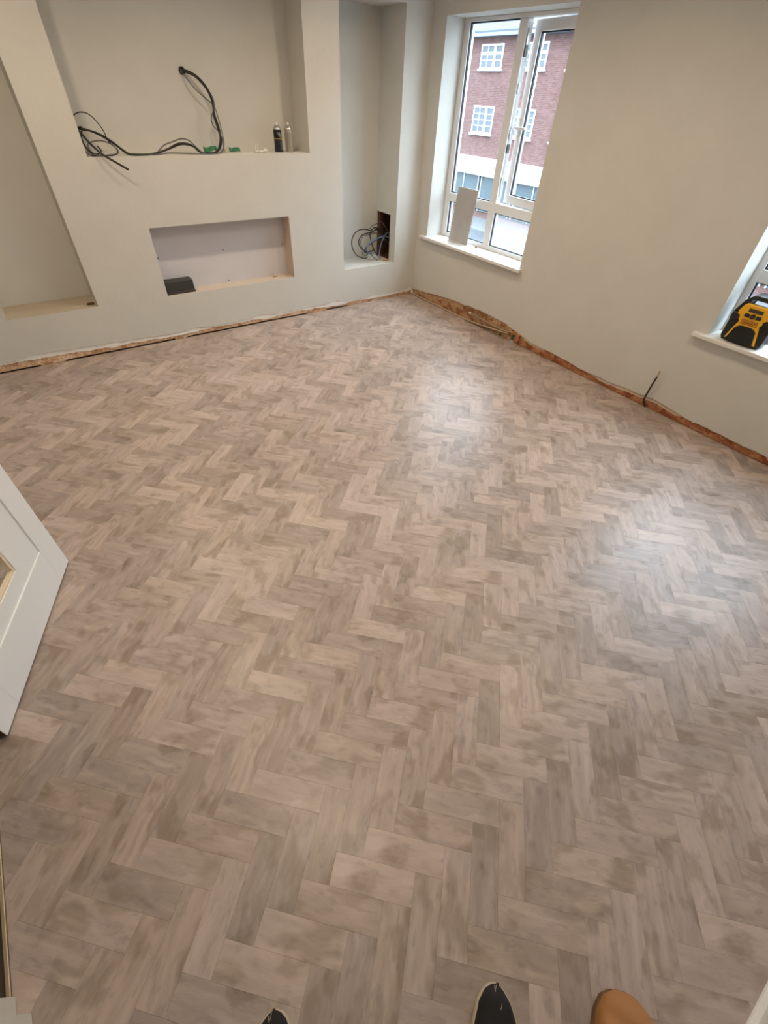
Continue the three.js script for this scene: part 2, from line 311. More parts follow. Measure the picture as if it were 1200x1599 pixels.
{
  const s = skinShape(0.0, 4.77, CEILING + 0.05, (x) => edgeLine(B_EDGE, x, 0.008, 23));
  for (const [a, b] of WIN.z) s.holes.push(rectPath(a, b, WIN.y0 - 0.025, WIN.y1));
  part('painted_skim', uvMetres(ext(s, SKIN).applyMatrix4(B_BASIS).translate(SKIN, 0, 0)), M.paint, wallRight);
  const f = skinShape(0.0, 4.77, 0.17, (x) => edgeLine(B_EDGE, x, 0.008, 33) - 0.004 - 0.02 * smooth(0.45, 0.6, noise(x * 5, 0.1, 79)) * smooth(1.5, 1.7, x));
  part('filler_edge', uvMetres(ext(f, SKIN - 0.006).applyMatrix4(B_BASIS).translate(SKIN, 0, 0)), std({ color: lin(0.6, 0.47, 0.37), bumpMap: plasterBump, bumpScale: 0.003, roughness: 0.95 }), wallRight);
  for (const [za, zb, mat] of [[0, POCKET[0], M.rawC], [POCKET[1], 4.77, M.rawB]]) {
    const g = new THREE.PlaneGeometry(zb - za, 0.18, Math.round((zb - za) * 90), 16).translate((za + zb) / 2, 0.086, 0), p = g.attributes.position;
    for (let i = 0; i < p.count; i++) p.setZ(i, 0.009 * (fbm(p.getX(i) * 20, p.getY(i) * 26, 4, 57) - 0.5));
    g.computeVertexNormals(); g.applyMatrix4(B_BASIS).translate(0.0085, 0, 0);
    part('bare_strip', uvMetres(g, 1), mat, wallRight).userData.label = 'bare brown masonry strip where the skirting was';
  }
  // broken pocket by the pipes: a chunk of brick standing in a dark hole
  const c = { z: POCKET[1] - 0.012 };
  part('pocket_back', uvMetres(bx(0.13, SKIN + 0.28, POCKET[2] - 0.01, POCKET[3] + 0.01, POCKET[0] - 0.01, POCKET[1] + 0.01)), M.rawB, wallRight);
  part('brick_chunk', uvMetres(new RoundedBoxGeometry(0.022, 0.085, 0.05, 2, 0.006).rotateX(0.14).translate(-0.002, 0.05, c.z + 0.012), 1), M.rawB, wallRight);
  part('brick_chunk', uvMetres(new RoundedBoxGeometry(0.02, 0.03, 0.05, 2, 0.006).rotateX(-0.3).translate(-0.004, 0.085, c.z - 0.03), 1), M.rawB, wallRight);
}

// windows
function makeWindow(n, z0) {
  const w = new THREE.Group(); w.name = `window_${n}`; w.position.set(REVEAL, WIN.y0, z0); scene.add(w); const off = n === 1 ? 0 : 0.028; w.position.z -= off; w.userData.kind = 'structure'; w.userData.label = n === 1 ? 'white framed window with the casement ajar beside the niche wall' : 'white framed window behind the yellow and black radio';
  const W = 1.255, H = WIN.y1 - WIN.y0, D = 0.06;                            // local: x outwards, y up, z along the wall
  const fr = (name, z0_, z1_, y0, y1, x0 = 0, x1 = D) => part(name, bx(x0, x1, y0, y1, z0_, z1_, 0.004), M.upvc, w);
  const L = 0.066, MU0 = 0.6, MU1 = 0.678, T0 = 0.295, T1 = 0.365, R = W - 0.062, TOP = H - 0.024, BOT = 0.035;
  fr('frame_side', 0, L, 0, H); fr('frame_side', R, W, 0, H); fr('frame_rail', L, R, 0, BOT); fr('frame_rail', L, R, TOP, H);
  fr('transom', L, R, T0, T1, -0.004); fr('mullion', MU0, MU1, BOT, T0, -0.003); fr('mullion', MU0, MU1, T1, TOP, -0.003);
  const glazing = (parent, za, zb, ya, yb, x, mat) => {
    const g = 0.008, ring = [bx(x - 0.008, x + 0.008, ya, yb, za, za + g), bx(x - 0.008, x + 0.008, ya, yb, zb - g, zb), bx(x - 0.008, x + 0.008, ya, ya + g, za + g, zb - g), bx(x - 0.008, x + 0.008, yb - g, yb, za + g, zb - g)];
    const pane = part('pane', new THREE.PlaneGeometry(zb - za - 0.004, yb - ya - 0.004).rotateY(-Math.PI / 2).translate(x, (ya + yb) / 2, (za + zb) / 2), mat, parent);
    const q = part('gasket', ring, M.gasket, parent === w ? pane : parent); return [pane, q];
  };
  glazing(w, L, MU0, T1, TOP, 0.02, M.wetGlass);
  glazing(w, L, MU0, BOT, T0, 0.02, M.wetGlass);
  glazing(w, MU1, R, BOT, T0, 0.02, M.frosted);
  // opening light, hinged on the far side and pushed a little outwards
  const sash = new THREE.Group(); sash.name = 'casement'; w.add(sash); sash.position.set(0.012, 0, R); if (n === 1) sash.rotation.y = -0.13;
  const sw = R - MU1 - 0.004, S = 0.062, y0 = T1 + 0.004, y1 = TOP - 0.004;
  const sp = (za, zb, ya, yb) => part('sash_rail', bx(0, 0.055, ya, yb, za, zb, 0.004), M.upvc, sash);
  sp(-sw, -sw + S, y0, y1); sp(-S, 0, y0, y1); sp(-sw + S, -S, y0, y0 + S); sp(-sw + S, -S, y1 - S, y1);
  glazing(sash, -sw + S, -S, y0 + S, y1 - S, 0.022, M.wetGlass);
  // handle turned level, lock strip with keeps on the mullion
  const hy = 0.872;
  part('handle', [new THREE.CylinderGeometry(0.012, 0.014, 0.03, 14).rotateZ(Math.PI / 2).translate(-0.015, hy, -sw + 0.03), new RoundedBoxGeometry(0.014, 0.016, 0.12, 2, 0.006).translate(-0.032, hy, -sw + 0.075), bx(-0.006, 0, hy - 0.06, hy + 0.06, -sw + 0.018, -sw + 0.042, 0.003)], M.whitePlastic, sash);
  if (n === 1) {
    part('lock_strip', bx(0.012, 0.028, T1 + 0.05, TOP - 0.05, MU1, MU1 + 0.003), M.metal, w);
    for (const y of [0.52, 0.74, 0.83, 1.1, 1.3, 1.36]) part('lock_keep', bx(0.008, 0.034, y - 0.03, y + 0.03, MU1, MU1 + 0.012, 0.003), y === 0.74 || y === 1.3 ? M.darkMetal : M.metal, w);
  }
  // board over the sill, nosed at the front
  const s = part('window_sill', bx(-REVEAL - 0.042, 0.02, -0.026, 0, -0.082 + off, W + 0.03 + off, 0.006), M.sill, w);
  s.userData.label = 'white sill board';
  return w;
}
makeWindow(1, WIN.z[0][0]); makeWindow(2, WIN.z[1][0]);

// ---------------------------------------------------------------- the other walls, ceiling, doorway
const DOOR = { z0: 2.95, z1: 3.735, y1: 2.03 }, XC = -4.06;
{
  const s = poly([[-0.5, -0.2], [4.9, -0.2], [4.9, CEILING + 0.1], [-0.5, CEILING + 0.1]]);
  s.holes.push(rectPath(DOOR.z0, DOOR.z1, -0.01, DOOR.y1));
  struct('wall_left', uvMetres(ext(s, 0.14).applyMatrix4(B_BASIS).translate(XC, 0, 0)), M.paint, 'cream wall with the doorway');
  struct('wall_front', uvMetres(bx(-4.2, 0.3, -0.2, CEILING + 0.1, 4.76, 4.9)), M.paint, 'cream wall opposite the niche wall');
  struct('baseboard_front', uvMetres(bx(XC + 0.002, -0.002, 0.001, 0.012, 4.745, 4.76)), M.filler, 'bare plaster line at the foot of the wall');
  struct('ceiling', bx(-4.2, 0.3, CEILING, CEILING + 0.2, -0.5, 4.9), M.ceiling, 'white ceiling');
  // lining and architrave on the closing side of the doorway
  struct('trim_1', [bx(XC - 0.14, XC - 0.005, 0.002, DOOR.y1, 3.672, 3.715, 0.002), bx(XC - 0.14, XC + 0.002, 0.002, DOOR.y1, 3.713, DOOR.z1, 0.002)], std({ color: lin(0.58, 0.54, 0.47), map: paintMap, roughness: 0.6 }), 'off-white door lining');
  struct('trim_2', bx(XC, XC + 0.024, 0.002, DOOR.y1 + 0.05, 3.724, 3.79, 0.003), std({ color: lin(0.6, 0.56, 0.49), map: paintMap, roughness: 0.6 }), 'off-white architrave');
  struct('trim_3', bx(XC - 0.14, XC - 0.002, 0.002, DOOR.y1, DOOR.z0 - 0.012, DOOR.z0 + 0.02, 0.002), M.sill, 'off-white door lining on the hinge side');
  struct('trim_4', bx(XC - 0.024, XC - 0.014, -0.004, 0.004, DOOR.z0 + 0.02, 3.672, 0.002), std({ color: lin(0.5, 0.4, 0.27), metalness: 0.5, roughness: 0.5 }), 'thin brass threshold strip');
  // hallway beyond
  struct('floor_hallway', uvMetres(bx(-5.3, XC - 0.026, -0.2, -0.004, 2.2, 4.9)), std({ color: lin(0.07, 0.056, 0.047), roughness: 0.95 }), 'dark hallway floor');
  struct('wall_hallway', [bx(-5.4, -5.3, -0.2, CEILING + 0.1, 2.1, 5), bx(-5.3, -4.2, -0.2, CEILING + 0.1, 2.1, 2.2), bx(-5.3, -4.2, -0.2, CEILING + 0.1, 4.9, 5), bx(-5.4, -4.2, CEILING, CEILING + 0.1, 2.1, 5)], M.ceiling, 'plain hallway walls');
}
// glazed door, swung right back
{
  const h = V3(-4.03, 0, 2.973), f = V3(-3.745, 0, 2.246), W = 0.781, H = 1.98, T = 0.036;
  const d = new THREE.Group(); d.name = 'door_1'; d.userData.kind = 'structure'; d.userData.label = 'white shaker door with an unpainted glazed opening, swung open'; scene.add(d);
  d.position.set(h.x, 0.011, h.z); d.rotation.y = Math.atan2(-(f.z - h.z), f.x - h.x);   // local x runs from hinge to lock, local +z... the room face
  const F = 0;                                                               // room face at local z = 0, body behind it
  const st = 0.112, br = 0.19, pan = 0.27, pb = 0.262;
  const sgn = -1;                                                           // body on the wall side
  const pb_ = (name, x0, x1, y0, y1, z0, z1, m, r = 0.0015) => part(name, bx(x0, x1, y0, y1, Math.min(sgn * -z0, sgn * -z1), Math.max(sgn * -z0, sgn * -z1), r), m, d);
  pb_('stile', 0, st, 0, H, -T, F, M.whiteDoor); pb_('stile', W - st, W, 0, H, -T, F, M.whiteDoor);
  pb_('rail', st, W - st, 0, br, -T, F, M.whiteDoor); pb_('rail', st, W - st, H - 0.12, H, -T, F, M.whiteDoor);
  const rec = -0.006;
  pb_('inset', st, pan, br, H - 0.12, -T - rec, rec, M.whiteDoor, 0.001); pb_('inset', W - pan, W - st, br, H - 0.12, -T - rec, rec, M.whiteDoor, 0.001);
  pb_('inset', pan, W - pan, br, pb, -T - rec, rec, M.whiteDoor, 0.001); pb_('inset', pan, W - pan, H - 0.2, H - 0.12, -T - rec, rec, M.whiteDoor, 0.001);
  const bd = 0.012, gz = -0.026;
  pb_('glazing_bead', pan, pan + bd, pb, H - 0.2, gz, rec - 0.003, M.rawWood); pb_('glazing_bead', W - pan - bd, W - pan, pb, H - 0.2, gz, rec - 0.003, M.rawWood);
  pb_('glazing_bead', pan + bd, W - pan - bd, pb, pb + bd, gz, rec - 0.003, M.rawWood); pb_('glazing_bead', pan + bd, W - pan - bd, H - 0.2 - bd, H - 0.2, gz, rec - 0.003, M.rawWood);
  part('pane', new THREE.PlaneGeometry(W - 2 * pan, H - 0.2 - pb).translate(W / 2, (H - 0.2 + pb) / 2, sgn * 0.026 * -1 * -1), M.glass, d);
  pb_('hinge_edge', -0.0015, 0, 0.002, H - 0.002, -T + 0.002, -0.002, M.oldWood, 0);
}

// ---------------------------------------------------------------- ceiling lamps (above the picture)
LAMP_SPOTS.forEach(([x, z], i) => {
  const names = ['over the tall left niche', 'over the wide niche', 'over the tall right niche', 'over the open door', 'between the two windows', 'over the doorway', 'before the window with the radio'];
  const t = thing('ceiling_downlight', `round white recessed ceiling downlight ${names[i]}`, 'downlight', [x, CEILING, z], 'ceiling downlights');
  part('trim_ring', new THREE.TorusGeometry(0.055, 0.006, 8, 32).rotateX(Math.PI / 2).translate(0, -0.002, 0), M.whitePlastic, t);
  part('diffuser', new THREE.CylinderGeometry(0.05, 0.05, 0.006, 32).translate(0, -0.003, 0), std({ color: lin(0.9, 0.9, 0.9), emissive: LAMP_COLOR, emissiveIntensity: 6 }), t);
  const l = new THREE.SpotLight(LAMP_COLOR, LAMP, 0, 1.45, 1, 2); l.position.set(0, -0.012, 0); l.target.position.set(0, -1, 0); l.castShadow = true; l.shadow.radius = 3; t.add(l, l.target);
});

// ---------------------------------------------------------------- street outside
{
  const BX = 24, k = (BX + 3.3557) / (13 + 3.3557), Y = (y) => 1.63 + (y - 1.63) * k, Z = (z) => 4.1146 + (z - 4.1146) * k;
  const GROUND = -4.7;
  const asphalt = std({ color: lin(0.055, 0.06, 0.065), roughness: 0.5 });
  const road = bx(0.6, BX - 3, GROUND - 0.3, GROUND, -60, 40); struct('street', road, asphalt, 'wet grey street');
  struct('pavement', bx(BX - 3, BX + 8, GROUND - 0.3, GROUND + 0.12, -60, 40), std({ color: lin(0.1, 0.1, 0.1), roughness: 0.6 }), 'grey pavement across the street');
  const brick = texture(512, 512, (i, j) => {
    const row = Math.floor(j / 16), off = (row % 2) * 24, col = Math.floor((i + off) / 51.2), jx = ((i + off) % 51.2) / 51.2, jy = (j % 16) / 16;
    if (jy < 0.12 || jx < 0.04) return [112, 98, 95];
    const n = hash(col % 10, row, 3), m = noise(i / 6, j / 6, 4); const L = 0.86 + 0.2 * n + 0.12 * (m - 0.5);
    return [96 * L, 61 * L + 6 * n, 55 * L + 8 * n];
  });
  brick.repeat.set(1 / 2.4, 1 / 2.4);
  const mBrick = std({ map: brick, roughness: 0.9 });
  const mFrame = std({ color: lin(0.5, 0.51, 0.52), roughness: 0.6 }), mPane = std({ color: lin(0.07, 0.085, 0.1), roughness: 0.4 });
  const b = thing('brick_building', 'red brick building with white sash windows seen through the window', 'building', [BX, GROUND, 0]);
  const yb = (y) => y - GROUND;
  part('facade', uvMetres(bx(0, 8, 0.12, yb(Y(3.2)), -46, 26)), mBrick, b);
  part('fascia', bx(-0.35, 0, yb(Y(-0.66)), yb(Y(-0.1)), -44, 24), mFrame, b).userData.label = 'white shop fascia band';
  const roof = part('roof', uvMetres(new THREE.ExtrudeGeometry(poly([[-0.5, 0], [8.5, 0], [8.5, 0.2], [4, 4.2], [-0.5, 0.25]]), { depth: 72, bevelEnabled: false }).translate(0, yb(Y(3.2)), -46), 1), std({ color: lin(0.06, 0.07, 0.08), roughness: 0.7 }), b);
  roof.userData.label = 'grey slate roof';
  part('gutter', bx(-0.6, -0.48, yb(Y(3.2)) + 0.02, yb(Y(3.2)) + 0.16, -46, 26), std({ color: lin(0.15, 0.15, 0.16), roughness: 0.5 }), b);
  // shop front under the fascia
  for (let z = -42, i = 0; z < 22; z += 3.2, i++) {
    const s = part('shop_window', bx(-0.1, 0, 0.5, yb(Y(-0.68)), z + 0.1, z + 3.1), std({ color: lin(0.07, 0.09, 0.1), roughness: 0.12 }), b);
    for (let q = 0; q < 3; q++) part('shop_mullion', bx(-0.16, -0.1, 0.5, yb(Y(-0.68)), z + 0.1 + q * 1.46, z + 0.18 + q * 1.46), std({ color: lin(0.3, 0.32, 0.33), roughness: 0.5 }), s);
  }
  // windows: left pair of lights, a thick post, one narrow light
  function win(z0, y0, y1, rows) {
    const w = 1.86, h = y1 - y0;
    const f = part('window', [bx(-0.05, 0.1, y0, y0 + 0.09, z0, z0 + w), bx(-0.05, 0.1, y1 - 0.09, y1, z0, z0 + w), bx(-0.05, 0.1, y0 + 0.09, y1 - 0.09, z0, z0 + 0.09), bx(-0.05, 0.1, y0 + 0.09, y1 - 0.09, z0 + w - 0.09, z0 + w), bx(-0.06, 0.1, y0 + 0.09, y1 - 0.09, z0 + 1.08, z0 + 1.26), bx(-0.14, 0, y0 - 0.09, y0, z0 - 0.06, z0 + w + 0.06)], mFrame, b);
    const cols = [[0.09, 0.585], [0.585, 1.08], [1.26, w - 0.09]];
    for (const [ca, cb] of cols) {
      let y = y0 + 0.09;
      rows.forEach((r, i) => {
        const hh = (h - 0.18) * r;
        part('pane', bx(-0.012, 0.0, y + 0.02, y + hh - 0.02, z0 + ca + 0.02, z0 + cb - 0.02), mPane, f);
        y += hh;
        if (i < rows.length - 1) part('glazing_bar', bx(-0.04, 0, y - (rows.length === 3 && i === 1 ? 0.06 : 0.022), y + (rows.length === 3 && i === 1 ? 0.06 : 0.022), z0 + ca, z0 + cb), mFrame, f);
      });
      if (ca === 0.585) part('glazing_bar', bx(-0.04, 0, y0 + 0.09, y1 - 0.09, z0 + ca - 0.025, z0 + ca + 0.025), mFrame, f);
    }
  }
  for (let c = -4; c < 10; c++) {
    const z = Z(-12.96) + c * 3.36;                          // pitch between the two columns in view
    win(z, yb(Y(2.405)), yb(Y(3.045)), [0.32, 0.34, 0.34]);
    win(z, yb(Y(0.61)), yb(Y(1.41)), [0.25, 0.25, 0.25, 0.25]);
  }
}

// ---------------------------------------------------------------- things in the big niche
{
  const rest = (u, v, z, r) => { let q = onA(u, v, z); const y = TVN.y0 + r + 0.001; if (z < -0.02 && q.y < y) { q = onY(u, v, y); if (q.z > -0.02) q.z = -0.02; if (q.z < -TVN.d + 0.01) q.z = -TVN.d + 0.01; } return q; };
  const c = (list, r, m, label, group, seg = 90) => single('cable', tube(list.map(([u, v, z]) => rest(u, v, z, r)), r, seg, 7), m, label, 'cable', group);
  const g = 'cables in the wide niche';
  // from the hole in the back of the niche, down to the shelf and along it
  const zb = -TVN.d + 0.004;
  const hole = onA(284, 110, -TVN.d + 0.001);
  single('cable_grommet', new THREE.TorusGeometry(0.016, 0.006, 8, 20).translate(hole.x, hole.y, hole.z + 0.003), M.black, 'small black ring where cables leave the back of the niche', 'grommet');
  c([[284, 110, zb], [292, 113, -0.225], [306, 120, -0.2], [322, 138, -0.18], [331, 157, -0.17], [335, 178, -0.16], [343, 203, -0.15], [346, 222, -0.14], [342, 234, -0.13], [330, 239, -0.12], [316, 238, -0.12], [303, 229, -0.12], [285, 225, -0.13], [262, 233, -0.13], [238, 240.5, -0.13], [214, 243, -0.13], [196, 238, -0.13], [180, 226, -0.13], [160, 213, -0.15], [140, 204, -0.17], [124, 200, -0.2]], 0.0062, M.blackCable, 'thick black cable lying along the shelf of the wide niche', g, 160);
  c([[284, 109, zb], [296, 112, -0.22], [312, 123, -0.19], [326, 142, -0.17], [333, 162, -0.16], [334, 180, -0.15], [340, 200, -0.14], [344, 214, -0.13], [341, 233, -0.12], [326, 240, -0.1], [312, 237, -0.1], [298, 226, -0.1], [280, 224, -0.11], [258, 235, -0.11], [236, 242, -0.11], [212, 244, -0.11], [192, 234, -0.12], [172, 219, -0.13], [150, 207, -0.15], [122, 201, -0.18]], 0.0055, M.blackCable, 'black cable with a hump along the wide niche shelf', g, 160);
  c([[284, 112, zb], [294, 126, -0.21], [306, 140, -0.2], [322, 154, -0.19], [334, 165, -0.18], [341, 184, -0.16], [346, 203, -0.15], [350, 222, -0.13], [348, 236, -0.11], [336, 241, -0.1], [300, 240, -0.1], [262, 239, -0.1], [248, 243, -0.09], [225, 244.5, -0.09]], 0.0035, M.greyCable, 'thin grey cable slack beside the hanging bundle', g, 120);
  c([[285, 111, zb], [300, 116, -0.22], [318, 133, -0.2], [332, 152, -0.18], [335, 168, -0.17], [330, 185, -0.16], [333, 196, -0.15], [343, 207, -0.14], [349, 222, -0.13], [345, 238, -0.11], [320, 240, -0.09], [308, 231, -0.09], [296, 220, -0.09], [285, 216.5, -0.09], [270, 221, -0.1], [256, 227, -0.1], [246, 238, -0.1]], 0.0042, M.greyCable, 'grey cable arching above the others in the wide niche', g, 120);
  // loops at the left end, one hanging over the edge
  c([[113, 187, -0.2], [115, 180, -0.16], [125, 175, -0.13], [138, 178, -0.12], [152, 191, -0.11], [162, 205, -0.11], [169, 220, -0.11], [184, 234, -0.1], [178, 243, -0.09], [160, 246, -0.06], [145, 244, -0.06], [132, 235, -0.09], [129, 228, -0.12]], 0.0032, M.blackCable, 'thin black cable looping up at the left end of the niche', g, 110);
  c([[121, 201, -0.2], [124, 205, -0.12], [136, 219, -0.05], [148, 231, 0.0], [160, 241, 0.03], [180, 253, 0.05], [201, 265, 0.06]], 0.0068, M.blackCable, 'thick black cable end hanging over the front of the wide niche', g, 60);
  c([[122, 203, -0.2], [129, 222, -0.12], [140, 238, -0.07], [155, 246, -0.03], [172, 246, -0.05], [184, 238, -0.09], [178, 228, -0.11], [160, 220, -0.12], [145, 221, -0.12], [137, 226, -0.12], [141, 235, -0.1], [152, 243, -0.07], [165, 245.5, -0.06]], 0.0042, M.greyCable, 'grey cable coiled at the left end of the wide niche', g, 120);
  c([[120, 199, -0.2], [128, 199, -0.15], [127, 214, -0.1], [136, 232, -0.06], [150, 241, -0.04], [158, 236, -0.03], [152, 228, -0.05]], 0.0045, M.blackCable, 'short black cable loop with a bare end at the niche corner', g, 70);
}
// green strips and white clips on the shelf
{
  const green = std({ color: lin(0.02, 0.16, 0.07), roughness: 0.5 }), y = TVN.y0;
  function strip(u, v, w, h, turn, label) {
    const p = onA(u, v, -0.15), g = new THREE.BoxGeometry(w, h, 0.004, 12, 3, 1), q = g.attributes.position;
    for (let i = 0; i < q.count; i++) q.setZ(i, q.getZ(i) + 0.012 * Math.sin(q.getX(i) * 60) * (0.4 + noise(q.getX(i) * 40, q.getY(i) * 60, 4)));
    g.computeVertexNormals(); g.rotateX(-0.5).rotateZ(turn); g.translate(p.x, 0, -0.15); g.computeBoundingBox(); g.translate(0, y - g.boundingBox.min.y + 0.0005, 0);
    single('tape_strip', g, green, label, 'tape');
  }
  strip(329, 236, 0.1, 0.03, 0.0, 'crumpled green tape strip under the black cables'); strip(367, 237, 0.085, 0.026, -0.12, 'crumpled green tape strip beside the hanging cables');
  const p = onA(354, 237, -0.12);
  single('cable_connector', [new RoundedBoxGeometry(0.03, 0.026, 0.022, 2, 0.005).rotateZ(0.2).translate(p.x, y + 0.018, -0.12)], std({ color: lin(0.5, 0.42, 0.3), roughness: 0.6 }), 'small beige connector between two green strips', 'connector');
  for (const [u, z, t, label] of [[402, -0.12, 0, 'white plastic clip standing on the wide niche shelf'], [411, -0.1, 0.5, 'flat white plastic clip lying beside the standing clip']]) {
    const q = onA(u, 236, z);
    const g = t ? [new RoundedBoxGeometry(0.07, 0.01, 0.03, 2, 0.004).rotateZ(0.12), new RoundedBoxGeometry(0.02, 0.016, 0.02, 2, 0.003).translate(0.015, 0.006, 0)] : [new RoundedBoxGeometry(0.036, 0.008, 0.03, 2, 0.003), new RoundedBoxGeometry(0.007, 0.04, 0.02, 2, 0.003).translate(-0.013, 0.02, 0), new RoundedBoxGeometry(0.006, 0.046, 0.012, 2, 0.003).translate(0.008, 0.022, 0)];
    const m = single('wall_clip', g, M.whitePlastic, label, 'clip'); m.position.set(q.x, y + (t ? 0.0095 : 0.0045), z);
  }
}
// aerosol cans
function canLabel(paint) { const c = document.createElement('canvas'); c.width = 512; c.height = 512; const x = c.getContext('2d'); paint(x); const t = new THREE.CanvasTexture(c); t.colorSpace = THREE.SRGBColorSpace; return t; }
function can(pos, label, bodyMat, capMat, turn, r = 0.0315, h = 0.145) {
  const t = thing('aerosol_can', label, 'spray can', pos); t.rotation.y = turn;
  part('can_body', new THREE.CylinderGeometry(r, r, h - 0.008, 36, 1, true).translate(0, h / 2, 0), bodyMat, t);
  part('can_rim', [lathe([[0, 0], [r - 0.001, 0], [r + 0.0008, 0.002], [r, 0.005]], 36), lathe([[r, h - 0.005], [r + 0.001, h - 0.002], [r - 0.002, h + 0.001], [r * 0.86, h + 0.008], [r * 0.55, h + 0.017], [r * 0.5, h + 0.021], [r * 0.3, h + 0.02], [0, h + 0.02]], 36)], M.metal, t);
  part('nozzle', lathe([[0.0075, h + 0.018], [0.008, h + 0.03], [0.006, h + 0.037], [0, h + 0.038]], 18), capMat, t);
  return t;
}
{
  const dark = canLabel((x) => { x.fillStyle = '#15130f'; x.fillRect(0, 0, 512, 512); x.fillStyle = '#26242a'; x.fillRect(0, 215, 512, 297); x.fillStyle = '#8d7f34'; x.fillRect(0, 196, 512, 22); x.fillStyle = '#8c8a8c'; for (const o of [40, 296]) { x.fillRect(o + 10, 60, 70, 20); x.fillRect(o + 30, 84, 60, 24); x.fillRect(o + 50, 112, 50, 40); x.fillRect(o + 70, 158, 28, 16); } x.fillStyle = '#6f7584'; for (const o of [110, 366]) { for (let k = 0; k < 6; k++) x.fillRect(o + (k % 2) * 10, 290 + k * 30, 26, 16); } });
  const silver = canLabel((x) => { x.fillStyle = '#a49d8f'; x.fillRect(0, 0, 512, 512); x.fillStyle = '#b8b2a6'; x.fillRect(0, 40, 512, 30); x.fillStyle = '#191411'; x.fillRect(190, 60, 110, 150); x.fillStyle = '#5a5146'; x.fillRect(200, 215, 96, 220); x.fillStyle = '#8b7f74'; for (let k = 0; k < 5; k++) x.fillRect(60, 260 + k * 30, 70, 10); });
  const p1 = onA(436.5, 236, -0.08), p2 = onA(453, 234.5, -0.1);
  can([p1.x, TVN.y0, -0.085], 'black aerosol can with a yellow band on the niche shelf', std({ map: dark, roughness: 0.35, metalness: 0.2 }), M.whitePlastic, 1.9);
  can([p2.x, TVN.y0, -0.1], 'silver aerosol can with a dark label on the niche shelf', std({ map: silver, roughness: 0.35, metalness: 0.35 }), M.whitePlastic, 0.35);
}
// dark pack in the low recess
{
  const p = [onA(263, 462, -0.045), onA(304, 454.5, -0.045)];
  const w = 0.226, x0 = FIRE.x0 + 0.006, y = FIRE.y0 + 0.003, dk = std({ color: lin(0.035, 0.036, 0.034), roughness: 0.55 }), dk2 = std({ color: lin(0.06, 0.052, 0.05), roughness: 0.6 });
  const t = thing('tile_pack', 'dark grey pack of tiles lying in the low recess', 'tile pack', [x0, y, -0.075]);
  part('wrapper', new RoundedBoxGeometry(w, 0.07, 0.1, 2, 0.004).translate(w / 2, 0.059, 0), dk, t);
  part('tile', bx(0, w + 0.006, 0, 0.011, -0.052, 0.054, 0.001), dk2, t); part('tile', bx(0, w + 0.002, 0.012, 0.023, -0.05, 0.052, 0.001), dk2, t);
}
